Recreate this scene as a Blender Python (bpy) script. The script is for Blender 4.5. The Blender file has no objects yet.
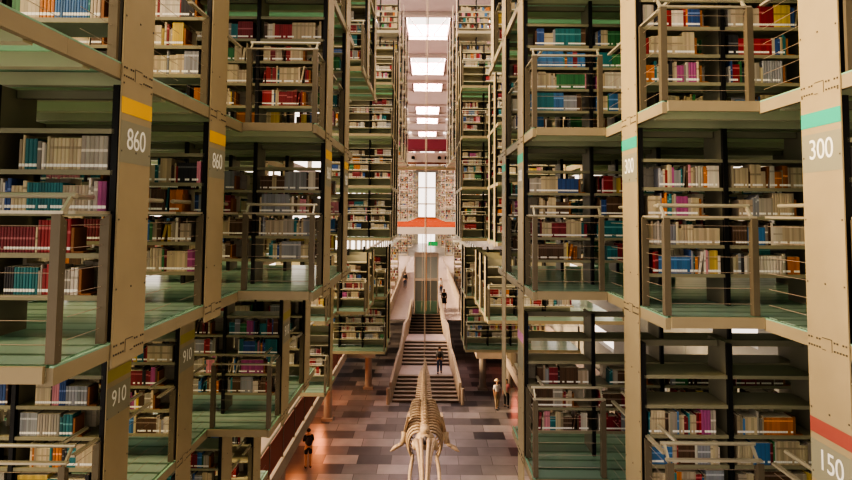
import bpy, bmesh, math, random
from mathutils import Vector, Matrix, Quaternion
random.seed(7)
R = math.radians
COL = bpy.context.scene.collection
U = 0.568                      # metres of depth per unit
EYE = 11.0                     # eye height over the nave floor
LEVEL = {-3: -7.9, -2: -5.75, -1: -3.48, 0: -1.02, 1: 1.20, 2: 3.42, 3: 5.64, 4: 7.86, 5: 10.08, 6: 12.3}
def HD(d): return EYE + LEVEL[d]      # height of deck level d
PITCHL, PITCHR = 1.846, 1.874
def YK(s, k): return 4.743 + PITCHL * k if s < 0 else 4.913 + PITCHR * k
def PK(s): return PITCHL if s < 0 else PITCHR

# ------------------------------------------------------------------ materials
MATS = {}
def _new(name):
    m = bpy.data.materials.new(name); m.use_nodes = True
    nt = m.node_tree
    return m, nt, nt.nodes['Principled BSDF']
def mat(name, col, rough=0.5, metal=0.0, noise=0.0, scale=4.0, spec=0.4):
    m, nt, b = _new(name)
    b.inputs['Roughness'].default_value = rough
    b.inputs['Metallic'].default_value = metal
    b.inputs['Specular IOR Level'].default_value = spec
    b.inputs['Base Color'].default_value = (*col, 1)
    if noise:
        tc = nt.nodes.new('ShaderNodeTexCoord'); n = nt.nodes.new('ShaderNodeTexNoise')
        n.inputs['Scale'].default_value = scale; n.inputs['Detail'].default_value = 4
        mx = nt.nodes.new('ShaderNodeMix'); mx.data_type = 'RGBA'
        mx.inputs['A'].default_value = (*[c * (1 - noise) for c in col], 1)
        mx.inputs['B'].default_value = (*[min(1, c * (1 + noise)) for c in col], 1)
        nt.links.new(tc.outputs['Object'], n.inputs['Vector'])
        nt.links.new(n.outputs['Fac'], mx.inputs['Factor'])
        nt.links.new(mx.outputs['Result'], b.inputs['Base Color'])
    MATS[name] = m
    return m
mat('plate', (.35, .285, .175), .5, 0, .10, 3)
mat('rail', (.155, .13, .09), .38, .3, .12, 6)
mat('railbright', (.50, .46, .36), .3, .5)
mat('beam', (.30, .25, .16), .5, 0, .10, 3)
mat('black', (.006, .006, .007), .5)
mat('panel', (.22, .205, .145), .5, 0, .08, 3)
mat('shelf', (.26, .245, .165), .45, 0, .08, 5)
mat('skylitshelf', (.46, .42, .29), .5, 0, .08, 5)  # lighter copy of the shelf colour, skylight on the far bays put in
mat('pinkpaint', (.75, .38, .40), .6)
mat('joist', (.52, .52, .36), .5, 0, .06, 3)
mat('yellow', (.80, .47, .05), .5)
mat('olive', (.36, .31, .07), .5)
mat('teal', (.03, .42, .29), .5)
mat('redband', (.36, .09, .07), .5)
mat('pinkband', (.55, .22, .45), .5)
mat('plategrey', (.27, .26, .19), .5)
mat('white', (.85, .85, .80), .5)
mat('bolt', (.10, .085, .07), .5, .3)
mat('ends', (.25, .10, .03), .5, 0, .15, 5)
mat('concrete', (.34, .28, .25), .7, 0, .12, 2)
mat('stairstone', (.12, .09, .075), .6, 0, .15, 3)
mat('parapet', (.36, .29, .24), .6, 0, .12, 2)
mat('ceil', (.58, .51, .51), .7, 0, .08, 1)
mat('ceilbeam', (.6, .52, .48), .7)
mat('wallgrey', (.30, .29, .26), .8, 0, .1, 1)
mat('orange', (.20, .045, .022), .9, 0, .2, 1, 0.0)
mat('maroon', (.20, .03, .06), .6)
mat('whitepaint', (.72, .64, .60), .5)
mat('palefloor', (.60, .50, .52), .25, 0, .1, 2)
mat('mesh', (.22, .06, .04), .6, .2)  # reddish light on the left guard put into the mesh colour
mat('bone', (.40, .29, .20), .6, 0, .45, 9)
mat('holeshade', (.10, .08, .08), .6)  # shade inside the blow hole, as a colour
mat('cable', (.45, .35, .28), .4, .3)
mat('orangecable', (.55, .22, .08), .4)
mat('liftglass', (.26, .27, .26), .2, .1)
mat('liftdoor', (.14, .14, .13), .35, .3)
mat('skin', (.42, .24, .16), .5)
mat('hair', (.02, .014, .01), .6)
mat('cloth_black', (.012, .012, .016), .8)
mat('cloth_white', (.75, .72, .70), .8)
mat('cloth_pink', (.62, .22, .25), .8)
mat('cloth_jean', (.04, .06, .12), .8)
mat('cloth_khaki', (.30, .22, .15), .8)
mat('cloth_grey', (.16, .16, .17), .8)
mat('bag', (.03, .025, .025), .7)
mat('straw', (.60, .50, .36), .8)
mat('green', (.02, .45, .16), .5)
mat('darkwood', (.09, .05, .03), .5)

# glass floor: green-tinted, reflective on top, lets light through
m, nt, b = _new('glassfloor'); MATS['glassfloor'] = m
b.inputs['Base Color'].default_value = (.33, .41, .39, 1); b.inputs['Roughness'].default_value = .12
b.inputs['Specular IOR Level'].default_value = .7
tr = nt.nodes.new('ShaderNodeBsdfTranslucent'); tr.inputs['Color'].default_value = (.55, .85, .65, 1)
mx = nt.nodes.new('ShaderNodeMixShader'); mx.inputs['Fac'].default_value = .4
tc = nt.nodes.new('ShaderNodeTexCoord'); wv = nt.nodes.new('ShaderNodeTexWave')
wv.bands_direction = 'Y'; wv.inputs['Scale'].default_value = 1.1; wv.inputs['Distortion'].default_value = .0
rp = nt.nodes.new('ShaderNodeValToRGB')
rp.color_ramp.elements[0].position = .06; rp.color_ramp.elements[0].color = (.10, .13, .11, 1)
rp.color_ramp.elements[1].position = .12; rp.color_ramp.elements[1].color = (.33, .41, .39, 1)
nt.links.new(tc.outputs['Object'], wv.inputs['Vector']); nt.links.new(wv.outputs['Fac'], rp.inputs['Fac'])
nt.links.new(rp.outputs['Color'], b.inputs['Base Color'])
nt.links.new(b.outputs[0], mx.inputs[1]); nt.links.new(tr.outputs[0], mx.inputs[2])
nt.links.new(mx.outputs[0], nt.nodes['Material Output'].inputs['Surface'])
# glass edge
mat('glassedge', (.25, .42, .31), .15)
# book: colours come from a face attribute
m, nt, b = _new('book'); MATS['book'] = m
at = nt.nodes.new('ShaderNodeAttribute'); at.attribute_name = 'Col'
nt.links.new(at.outputs['Color'], b.inputs['Base Color']); b.inputs['Roughness'].default_value = .5
# floor of large mixed stone slabs
m, nt, b = _new('stonefloor'); MATS['stonefloor'] = m
tc = nt.nodes.new('ShaderNodeTexCoord')
br = nt.nodes.new('ShaderNodeTexBrick'); br.inputs['Scale'].default_value = 1.0
br.inputs['Brick Width'].default_value = 1.5; br.inputs['Row Height'].default_value = .95
br.inputs['Mortar Size'].default_value = .012; br.inputs['Bias'].default_value = 0.0; br.offset = .37
br.inputs['Color1'].default_value = (.045, .045, .06, 1); br.inputs['Color2'].default_value = (.46, .41, .42, 1)
br.inputs['Mortar'].default_value = (.07, .06, .06, 1)
ns = nt.nodes.new('ShaderNodeTexNoise'); ns.inputs['Scale'].default_value = 1.3; ns.inputs['Detail'].default_value = 6
mx = nt.nodes.new('ShaderNodeMix'); mx.data_type = 'RGBA'; mx.blend_type = 'MULTIPLY'; mx.inputs['Factor'].default_value = .45
nt.links.new(tc.outputs['Object'], br.inputs['Vector']); nt.links.new(tc.outputs['Object'], ns.inputs['Vector'])
nt.links.new(br.outputs['Color'], mx.inputs['A']); nt.links.new(ns.outputs['Fac'], mx.inputs['B'])
nt.links.new(mx.outputs['Result'], b.inputs['Base Color'])
b.inputs['Roughness'].default_value = .28

# ------------------------------------------------------------------ mesh helpers
class MB:
    def __init__(s): s.v = []; s.f = []; s.c = []; s.mi = []
    def quad(s, a, b, c, d, col=None, mi=0):
        n = len(s.v); s.v += [tuple(a), tuple(b), tuple(c), tuple(d)]; s.f.append((n, n+1, n+2, n+3)); s.c.append(col); s.mi.append(mi)
    def box(s, x0, x1, y0, y1, z0, z1, col=None, mi=0):
        if x0 > x1: x0, x1 = x1, x0
        if y0 > y1: y0, y1 = y1, y0
        n = len(s.v)
        s.v += [(x0,y0,z0),(x1,y0,z0),(x1,y1,z0),(x0,y1,z0),(x0,y0,z1),(x1,y0,z1),(x1,y1,z1),(x0,y1,z1)]
        for q in ((0,3,2,1),(4,5,6,7),(0,1,5,4),(1,2,6,5),(2,3,7,6),(3,0,4,7)):
            s.f.append(tuple(n+i for i in q)); s.c.append(col); s.mi.append(mi)
        return s
    def hexa(s, lo, hi, col=None, mi=0):     # lo, hi: four points each, same order
        n = len(s.v); s.v += [tuple(p) for p in lo] + [tuple(p) for p in hi]
        for q in ((0,3,2,1),(4,5,6,7),(0,1,5,4),(1,2,6,5),(2,3,7,6),(3,0,4,7)):
            s.f.append(tuple(n+i for i in q)); s.c.append(col); s.mi.append(mi)
        return s
    def bar(s, a, b, w, h=None, col=None, mi=0, up=Vector((0,0,1))):
        a, b = Vector(a), Vector(b); h = h or w; d = (b - a).normalized()
        if abs(d.dot(up)) > .95: up = Vector((0,1,0))
        sx = d.cross(up).normalized() * (w/2); sy = sx.cross(d).normalized() * (h/2)
        return s.hexa([a-sx-sy, a+sx-sy, a+sx+sy, a-sx+sy], [b-sx-sy, b+sx-sy, b+sx+sy, b-sx+sy], col, mi)
    def tube(s, pts, rad, n=8, cap=True, col=None, mi=0):
        pts = [Vector(p) for p in pts]; rads = rad if isinstance(rad, (list, tuple)) else [rad]*len(pts)
        base = len(s.v); prev = None
        for i, p in enumerate(pts):
            d = (pts[min(i+1, len(pts)-1)] - pts[max(i-1, 0)]).normalized()
            ref = prev if prev is not None else (Vector((1,0,0)) if abs(d.x) < .8 else Vector((0,0,1)))
            a = (ref - d * ref.dot(d)).normalized(); prev = a; b = d.cross(a)
            for j in range(n):
                t = 2*math.pi*j/n; s.v.append(tuple(p + (a*math.cos(t) + b*math.sin(t)) * rads[i]))
        for i in range(len(pts)-1):
            for j in range(n):
                s.f.append((base+i*n+j, base+i*n+(j+1)%n, base+(i+1)*n+(j+1)%n, base+(i+1)*n+j)); s.c.append(col); s.mi.append(mi)
        if cap:
            s.f.append(tuple(base+j for j in reversed(range(n)))); s.c.append(col); s.mi.append(mi)
            s.f.append(tuple(base+(len(pts)-1)*n+j for j in range(n))); s.c.append(col); s.mi.append(mi)
        return s
    def ball(s, c, r, seg=10, ring=7, col=None, mi=0):
        c = Vector(c); r = Vector(r) if not isinstance(r, (int, float)) else Vector((r, r, r)); base = len(s.v)
        for i in range(ring+1):
            ph = math.pi * i / ring
            for j in range(seg):
                t = 2*math.pi*j/seg
                s.v.append((c.x + r.x*math.sin(ph)*math.cos(t), c.y + r.y*math.sin(ph)*math.sin(t), c.z - r.z*math.cos(ph)))
        for i in range(ring):
            for j in range(seg):
                s.f.append((base+i*seg+j, base+i*seg+(j+1)%seg, base+(i+1)*seg+(j+1)%seg, base+(i+1)*seg+j)); s.c.append(col); s.mi.append(mi)
        return s
    def mesh(s, name, mats, smooth=False):
        me = bpy.data.meshes.new(name); me.from_pydata(s.v, [], s.f)
        for mm in (mats if isinstance(mats, (list, tuple)) else [mats]): me.materials.append(MATS[mm])
        if any(s.mi): me.polygons.foreach_set('material_index', s.mi)
        if any(c is not None for c in s.c):
            at = me.attributes.new('Col', 'FLOAT_COLOR', 'FACE')
            flat = []
            for c in s.c: flat += [*(c or (.5,.5,.5)), 1.0]
            at.data.foreach_set('color', flat)
        if smooth: me.polygons.foreach_set('use_smooth', [True]*len(me.polygons))
        me.update(); return me
    def build(s, name, mats, parent=None, loc=None, smooth=False):
        return link(name, s.mesh(name, mats, smooth), parent, loc)
def link(name, data, parent=None, loc=None):
    o = bpy.data.objects.new(name, data); COL.objects.link(o)
    if parent is not None: o.parent = parent
    if loc is not None: o.location = loc
    return o
def tag(o, label=None, cat=None, group=None, kind=None):
    if label: o['label'] = label
    if cat: o['category'] = cat
    if group: o['group'] = group
    if kind: o['kind'] = kind
    return o
def empty(name, loc, label, cat, group=None):
    o = bpy.data.objects.new(name, None); COL.objects.link(o); o.location = loc; o.empty_display_size = .1
    return tag(o, label, cat, group)
ORD = 'zeroth first second third fourth fifth sixth seventh eighth ninth tenth eleventh twelfth thirteenth fourteenth fifteenth sixteenth seventeenth eighteenth nineteenth twentieth'.split()
def ordinal(n):
    if n <= 20: return ORD[n]
    t = {2: 'twenty', 3: 'thirty', 4: 'forty'}[n // 10]
    return (t + '-' + ORD[n % 10]) if n % 10 else t[:-1] + 'ieth'
SIDE = {-1: 'left', 1: 'right'}
DECKNAME = {-3: 'mezzanine deck', -2: 'third deck down', -1: 'second deck down', 0: 'deck below eye level', 1: 'deck above eye level', 2: 'second deck up', 3: 'third deck up', 4: 'fourth deck up', 5: 'fifth deck up'}
def rowname(k): return 'nearest row' if k < 0 else ordinal(k + 1) + ' row'

# ------------------------------------------------------------------ layout tables: nave-side plane of every cell
WT = {}
def setw(s, ds, ks, w):
    for d in ds:
        for k in ks: WT[(s, d, k)] = w
setw(-1, (1,), (-1,), 2.46); setw(-1, (0, 1), (0, 1), 2.46); setw(-1, (0, 1, 2), (2, 3), 1.48)
setw(-1, (2, 3), (5, 6), 1.5); setw(-1, (0, 1), (4, 5), 3.5)
setw(-1, (-1,), (1, 2), 3.5); setw(-1, (-1,), (3, 4), 2.5); setw(-1, (-1,), (8,), 3.2); setw(-1, (-1,), (9, 10), 2.15)
setw(-1, (-2,), (2, 3, 4), 3.5); setw(-1, (-2,), (8,), 3.2)
setw(-1, (0, 1, 2, 3), (11, 12, 13), 1.5); setw(-1, (-1, -2), (11, 12), 1.7)
setw(1, (0, 1, 2), (-1, 0), 3.44); setw(1, (-1,), (0,), 3.44); setw(1, (-1, 0, 1, 2), (1,), 2.44); setw(1, (-1, 0, 1, 2), (2,), 1.44); setw(1, (0, 1, 2), (3,), 1.44)
setw(1, (2, 3), (4,), 1.44); setw(1, (0, 1), (4, 5), 3.44)
setw(1, (-1, 0, 1, 2), (9, 10), 2.6); setw(1, (-1,), (8,), 2.05)
setw(1, (0, 1, 2, 3), (11, 12, 13), 1.5); setw(1, (-1, -2), (11, 12), 1.7)
WT[(1, -1, 9)] = WT[(1, -1, 10)] = 2.05
XOUT = 6.6

# ------------------------------------------------------------------ setting
def struct(name, mb, m): return tag(mb.build(name, m), kind='structure')
struct('floor', MB().box(-14, 14, -6, 215, -.3, 0), 'stonefloor')
# ceiling with roof lights
ceil = MB()
ZC = EYE + 16.5
lights = [(81, 91.5), (102.5, 115), (123, 130.5), (150, 161), (168, 178), (196, 208), (228, 240), (262, 274), (300, 315)]
ys = [62 * U] + [v * U for ab in lights for v in ab] + [375 * U]
for i in range(0, len(ys), 2): ceil.box(-9, 9, ys[i], ys[i+1], ZC, ZC + .4)
for a, b_ in lights:
    for x0, x1 in ((-9, -6.4), (-3.2, -1.93), (1.93, 3.2), (6.4, 9)): ceil.box(x0, x1, a*U, b_*U, ZC, ZC + .4)
struct('ceiling', ceil, 'ceil')
for i, (a, b_) in enumerate(lights[:6]):
    t = MB()
    for yy in (a, b_):
        t.box(-8.6, 8.6, yy*U + (-.5 if yy == a else .0), yy*U + (.0 if yy == a else .5), ZC - .32, ZC - .02)
    o = struct('trim_%d' % (i+1), t, 'ceilbeam')
    f = MB()
    struct('trim_%d' % (i+21), MB().box(-1.92, 1.92, b_*U + .002, b_*U + .06, ZC + .401, ZC + 1.1).box(-1.92, 1.92, b_*U - .03, b_*U - .002, ZC + .002, ZC + .9), 'pinkpaint')
    f.box(-.04, .04, a*U, b_*U - .04, ZC + .1, ZC + .2)
    for sx in (-1, 1):
        f.bar((sx*1.9, a*U, ZC+.15), (sx*.55, b_*U - .06, ZC+.15), .06)
        f.box(sx*1.93, sx*1.80, a*U, b_*U, ZC - .5, ZC + .1)
    tag(f.build('window_%d' % (i+1), 'bolt'), kind='structure')
wl = MB(); wr = MB()
for sx, w_, nm in ((-1, wl, 'wall_left'), (1, wr, 'wall_right')):
    x0, x1 = (sx*9.0, sx*9.3)
    for yy in range(-4, 212, 6):
        w_.box(x0, x1, yy, yy + (.25 if sx < 0 else 1.6), 0, 27)
    for zz in (0, 5.2, 9.6, 14.0, 18.4, 22.8):
        w_.box(x0*1.001, x1*.999, -4, 212, zz, zz + ((4.4 if zz == 0 else 2.2) if sx > 0 else (2.4 if zz == 0 else .4)))
    struct(nm, w_, 'wallgrey')
fw = MB()
Yf = 372 * U
fw.box(-9.3, -3.1, Yf, Yf+.3, 0, 27.4); fw.box(3.1, 9.3, Yf, Yf+.3, 0, 27.4); fw.box(-3.1, 3.1, Yf, Yf+.3, 26.5, 27.4)
struct('wall_far', fw, 'wallgrey')
fwin = MB()
for zz in (9.4, 14.5, 20.5): fwin.box(-3.08, 3.08, Yf+.02, Yf+.2, zz, zz+.5)
fwin.box(-.08, .08, Yf+.05, Yf+.15, .02, 26.4)
struct('window_7', fwin, 'ceilbeam')

# ------------------------------------------------------------------ guard rails
def guard(p0, p1, inward, label, name='guard_rail', cables=6, z=0.0, endpost=(1, 1), hgt=1.0):
    """p0, p1: ends on the deck edge (x, y); inward: unit vector pointing onto the deck."""
    p0 = Vector((*p0, z)); p1 = Vector((*p1, z)); inw = Vector((*inward, 0)); d = (p1 - p0).normalized()
    L = (p1 - p0).length
    t = empty(name, p0, label, 'railing', 'cable guard rails along the walkways')
    q0 = Vector((0, 0, 0)); q1 = p1 - p0
    for e, q, sgn in ((endpost[0], q0, 1), (endpost[1], q1, -1)):
        if not e: continue
        c = q + d * (.034 * sgn) + inw * .045
        mb = MB()
        a = d * (.032 if endpost[0] else .016); b2 = inw * .036
        mb.hexa([c-a-b2+Vector((0,0,.003)), c+a-b2+Vector((0,0,.003)), c+a+b2+Vector((0,0,.003)), c-a+b2+Vector((0,0,.003))],
                [c-a-b2+Vector((0,0,hgt)), c+a-b2+Vector((0,0,hgt)), c+a+b2+Vector((0,0,hgt-.05)), c-a+b2+Vector((0,0,hgt-.05))])
        po = mb.build('post', 'rail', t)
        if not endpost[0]: continue
        ar = MB().bar(c + Vector((0,0,hgt-.03)), c + inw*.12 + Vector((0,0,hgt+.115)), .02, .035)
        ar.build('bracket', 'railbright', po)
    o = inw*.055
    MB().bar(q0 + o + Vector((0,0,hgt+.012)), q1 + o + Vector((0,0,hgt+.012)), .05, .022).build('mid_rail', 'railbright', t)
    o2 = inw*.175
    MB().tube([q0 + o2 + Vector((0,0,hgt+.13)), q1 + o2 + Vector((0,0,hgt+.13))], .021, 8).build('handrail', 'railbright', t)
    for i in range(cables):
        zz = .12 + i * (hgt - .2) / max(1, cables - 1)
        MB().tube([q0 + o + Vector((0,0,zz)), q1 + o + Vector((0,0,zz))], .0026, 4).build('cable', 'cable', t)
    return t

# ------------------------------------------------------------------ decks
def deck(s, d, k, W):
    y0, y1 = YK(s, k) - PK(s)/2, YK(s, k) + PK(s)/2
    z = HD(d); x0, x1 = s*W, s*XOUT
    near = k <= 3
    t = empty('hanging_deck', (x0, y0, z - .2), 'green glass walkway deck, %s %s, %s' % (SIDE[s], rowname(k), DECKNAME[d]), 'walkway')
    loc = Vector((-x0, -y0, -(z - .2)))
    def bx(mb, a, b_, c, e, f, g): return mb.box(a + loc.x, b_ + loc.x, c + loc.y, e + loc.y, f + loc.z, g + loc.z)
    g = bx(MB(), x0 + s*.051, x1, y0 + .004, y1 - .004, z - .035, z)
    g.build('glass_floor', 'glassfloor', t)
    nb = bx(MB(), x0, x0 + s*.05, y0 + .001, y1 - .001, z - .135, z - .0185)
    nb.build('edge_beam', 'beam', t)
    bx(MB(), x0 - s*.001, x0 + s*.028, y0 + .002, y1 - .002, z - .018, z - .004).build('glass_edge', 'glassedge', t)
    prev = WT.get((s, d, k - 1))
    for j in range(3 if near else 2):
        yy = y0 + PK(s) * ((j + .5) / (3 if near else 2))
        bx(MB(), x0 + s*.055, x1, yy - .045, yy + .045, z - .15, z - .038).build('joist', 'joist', t)
    if prev is None or prev > W + .1:
        xe = s * (min(prev if prev is not None else XOUT, XOUT) - .004)
        bx(MB(), x0 + s*.051, xe, y0 - .03, y0 - .001, z - .115, z - .005).build('front_beam', 'beam', t)
        if k <= 6 or d in (-1, -2):
            guard((x0 + s*.002, y0 + .003), (xe - s*.02, y0 + .003), (0, 1), 'cable guard rail facing the camera, %s %s, %s' % (SIDE[s], rowname(k), DECKNAME[d]), z=z, cables=6 if near else 4)
        elif k == 11:
            guard((x0 + s*.002, y0 + .003), (xe - s*.02, y0 + .003), (0, 1), 'small far guard rail facing the camera, %s %s, %s' % (SIDE[s], rowname(k), DECKNAME[d]), z=z, cables=0)
    # nave-side rail: from the front of the cell to the post plate, and behind it
    if k <= 6 or (d < 0 and k < 11):
        yc = YK(s, k)
        for (a, b_, wd) in ((y0 + .215, yc - .26, 'before'), (yc + .26, y1 - .01, 'behind')):
            guard((x0 + s*.002, a), (x0 + s*.002, b_), (s, 0), 'nave-side guard rail %s the post, %s %s, %s' % (wd, SIDE[s], rowname(k), DECKNAME[d]), z=z, cables=6 if near else 3,
                  endpost=(0, 1) if wd == 'before' else (0, 0))
    return t
for (s, d, k), W in sorted(WT.items()): deck(s, d, k, W)

# ------------------------------------------------------------------ steel posts with bands and numbers
def text_part(parent, body, size, loc, s, name='shelf_number'):
    cu = bpy.data.curves.new(name, 'FONT'); cu.body = body; cu.size = size; cu.align_x = 'CENTER'; cu.align_y = 'CENTER'; cu.extrude = .001; cu.space_character = .95
    cu.materials.append(MATS['white'])
    o = link(name, cu, parent, loc)
    o.rotation_euler = Matrix(((0, 0, 1), (1, 0, 0), (0, 1, 0))).to_euler() if s < 0 else Matrix(((0, 0, -1), (-1, 0, 0), (0, 1, 0))).to_euler()
    o.scale = (.86, 1, 1)
    dg_ = bpy.context.evaluated_depsgraph_get()
    me = bpy.data.meshes.new_from_object(o.evaluated_get(dg_)); mw = (o.location.copy(), o.rotation_euler.copy(), o.scale.copy())
    bpy.data.objects.remove(o)
    o = link(name, me, parent); o.location, o.rotation_euler, o.scale = mw
    return o
posts = {}
for (s, d, k), W in sorted(WT.items()):
    run = 0
    while (s, k, W, run) in posts and max(posts[(s, k, W, run)]) < d - 1: run += 1
    posts.setdefault((s, k, W, run), []).append(d)
SIGN = {(-1, 0, 2.46): [(1, '860', 'yellow')], (-1, 1, 2.46): [(1, '860', 'yellow')], (-1, 2, 1.48): [(1, '860', 'yellow')], (-1, 3, 1.48): [(1, '860', 'yellow')],
        (-1, 1, 3.5): [(0, '910', 'olive')], (-1, 2, 3.5): [(0, '910', 'olive')], (-1, 3, 2.5): [(0, '910', 'olive')],
        (1, 0, 3.44): [(1, '300', 'teal'), (0, '150', 'redband')], (1, 1, 2.44): [(1, '300', 'teal')], (1, 2, 1.44): [(1, '300', 'teal'), (0, '', 'pinkband')], (1, 3, 1.44): [(1, '', 'teal')]}
for (s, k, W, run), ds in sorted(posts.items()):
    lo, hi = HD(min(ds)), HD(max(ds))
    if k == 0 and s > 0: lo -= 1.9
    if (s, k, W) in ((-1, 1, 3.5),): lo -= 1.4
    if s > 0 and k in (1, 2, 3): lo -= 2.0
    top = hi + 2.02
    yc = YK(s, k); x = s * W
    sg = SIGN.get((s, k, W), [])
    words_ = ' '.join(['with %s band' % {'yellow': 'yellow', 'teal': 'teal', 'olive': 'olive', 'redband': 'brick red', 'pinkband': 'pink'}[m_] + (' %s' % tx if tx else '') for _, tx, m_ in sg[:1]])
    t = empty('hanging_steel_post', (x, yc, lo), ' '.join(('beige steel post %s, %s %s, from %s' % (words_, SIDE[s], rowname(k), DECKNAME[min(ds)])).replace(' ,', ',').split()), 'post', 'steel posts of the hanging stacks')
    H = top - lo
    MB().box(-.004 * s, -s*.016, -.25, .25, -.2, H).build('plate', 'plate', t)
    for dd, tx, m_ in sg:
        zb = HD(dd) - (.34 if dd == 1 else .80) - lo
        MB().box(-s*.0165, -s*.0185, -.248, .248, zb - .065, zb + .065).build('colour_band', m_, t)
        zt = zb - .275
        MB().box(-s*.0165, -s*.0175, -.248, .248, zt - .19, zt + .15).build('number_panel', 'plategrey', t)
        if tx: text_part(t, tx, .25, (-s*.0195, 0, zt), s)
    if k <= 5:
        for dd in ds:
            bz = HD(dd) - .07 - lo
            mb = MB(); mb.box(-s*.0162, -s*.0166, -.24, .24, bz - .062, bz + .062, mi=1)
            for side_ in (-1, 1):
                for iy in range(5):
                    for iz in (-1, 1):
                        if abs(iy - 2) < 1 and iz > 0: continue
                        cy_, cz_ = side_*(.09 + iy*.034), bz + iz*.035
                        mb.box(-s*.0165, -s*.022, cy_ - .007, cy_ + .007, cz_ - .007, cz_ + .007)
            for seg in ((-.06, .06, .05, .056), (-.06, -.054, -.05, .05), (.02, .06, -.05, -.044)):
                mb.box(-s*.0165, -s*.019, seg[0], seg[1], bz + seg[2], bz + seg[3])
            mb.build('joint_plate', ['bolt', 'plate'], t)
        mb = MB()
        for i in range(int(H / .55)):
            for yy in (-.225, .225, 0):
                if yy == 0 and i % 2: continue
                mb.box(-s*.0165, -s*.020, yy - .007, yy + .007, .4 + i*.55, .414 + i*.55)
        mb.build('bolt_pattern', 'bolt', t)

# ------------------------------------------------------------------ bookcases
BW = 1.0; BD = .48; BOARDS = [.36, .69, 1.02, 1.35, 1.68]
def case_meshes():
    m_ = {}
    m_['end_panel'] = MB().box(.0, .05, -BD/2, BD/2, .004, 2.035).mesh('end_panel', 'black')
    m_['upright'] = MB().box(-.024, .024, -BD/2 - .005, -BD/2 + .045, .004, 2.035).mesh('upright', 'black')
    m_['side_panel'] = MB().box(-.012, .012, -BD/2 + .047, BD/2, .004, 2.035).mesh('side_panel', 'panel')
    sh = MB().box(.03, .97, -BD/2, BD/2, -.012, 0); sh.box(.03, .97, -BD/2, -BD/2 + .012, -.04, -.0121)
    m_['shelf'] = sh.mesh('shelf', 'shelf')
    m_['back_strip'] = MB().box(.03, .97, -.01, .01, 0, .12).mesh('back_strip', 'panel')
    m_['top_rail'] = MB().box(.03, .97, -.03, .03, 1.96, 2.03).mesh('top_rail', 'panel')
    f = MB()
    f.box(0, .045, -BD/2, BD/2, .004, 2.035, mi=1)
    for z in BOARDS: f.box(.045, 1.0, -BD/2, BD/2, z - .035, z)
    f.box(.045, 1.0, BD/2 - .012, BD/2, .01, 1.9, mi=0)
    m_['far'] = f.mesh('bookcase', ['skylitshelf', 'black'])
    return m_
CM = case_meshes()
cases = []
BAYW = ['inner bay', 'second bay out', 'third bay out', 'fourth bay out', 'fifth bay out']
def bookcase(s, d, k, b_, W, detailed):
    x = s * (W + b_ * BW + .01); y = YK(s, k); z = HD(d)
    label = 'open steel bookcase, %s, %s %s, %s' % (BAYW[b_], SIDE[s], rowname(k), DECKNAME[d])
    cases.append((s, d, k, b_, x, y, z))
    if not detailed:
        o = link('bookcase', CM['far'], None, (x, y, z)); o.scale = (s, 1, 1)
        return tag(o, label, 'bookcase', 'bookcases in the hanging stacks')
    t = empty('bookcase', (x, y, z), label, 'bookcase', 'bookcases in the hanging stacks')
    def part(n, loc=(0, 0, 0)):
        o = link(n, CM[n], t, loc); o.scale = (s, 1, 1); return o
    if b_ == 0: part('end_panel')
    else: part('upright'); part('side_panel')
    for zz in BOARDS:
        o = part('shelf', (0, 0, zz))
    part('top_rail')
for (s, d, k), W in sorted(WT.items()):
    nb = 3
    if k <= 3: nb = min(5, int((XOUT - W) / BW + .01))
    if k >= 4 and W > 3: nb = 2
    if k in (12, 13): nb = 1
    if k == -1: nb = 1
    for b_ in range(nb): bookcase(s, d, k, b_, W, k <= 3)

# ------------------------------------------------------------------ books
PAL = [((.47,.39,.26), 10, 'cream'), ((.34,.31,.26), 6, 'grey'), ((.56,.51,.43), 4, 'white'), ((.27,.02,.026), 5, 'red'), ((.20,.02,.03), 4, 'maroon'),
       ((.02,.16,.18), 5, 'teal'), ((.03,.08,.24), 4, 'navy blue'), ((.05,.16,.34), 3, 'blue'), ((.10,.055,.03), 6, 'brown'), ((.03,.03,.035), 4, 'black'),
       ((.46,.16,.03), 3, 'orange'), ((.55,.40,.10), 3, 'mustard'), ((.04,.18,.07), 3, 'green'), ((.35,.08,.22), 2, 'plum'), ((.42,.35,.26), 5, 'tan'), ((.60,.25,.30), 2, 'pink'), ((.25,.26,.28), 4, 'slate grey')]
def pick(rng, bias=None):
    pal = PAL if not bias or rng.random() > .45 else [p for p in PAL if p[2] in bias]
    tot = sum(p[1] for p in pal); r = rng.random() * tot
    for c, w, n in pal:
        r -= w
        if r <= 0: return c, n
    return pal[0][0], pal[0][2]
def clamp(c): return tuple(max(0, min(1, x)) for x in c)
rows = []     # (case, board, [books])
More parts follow.
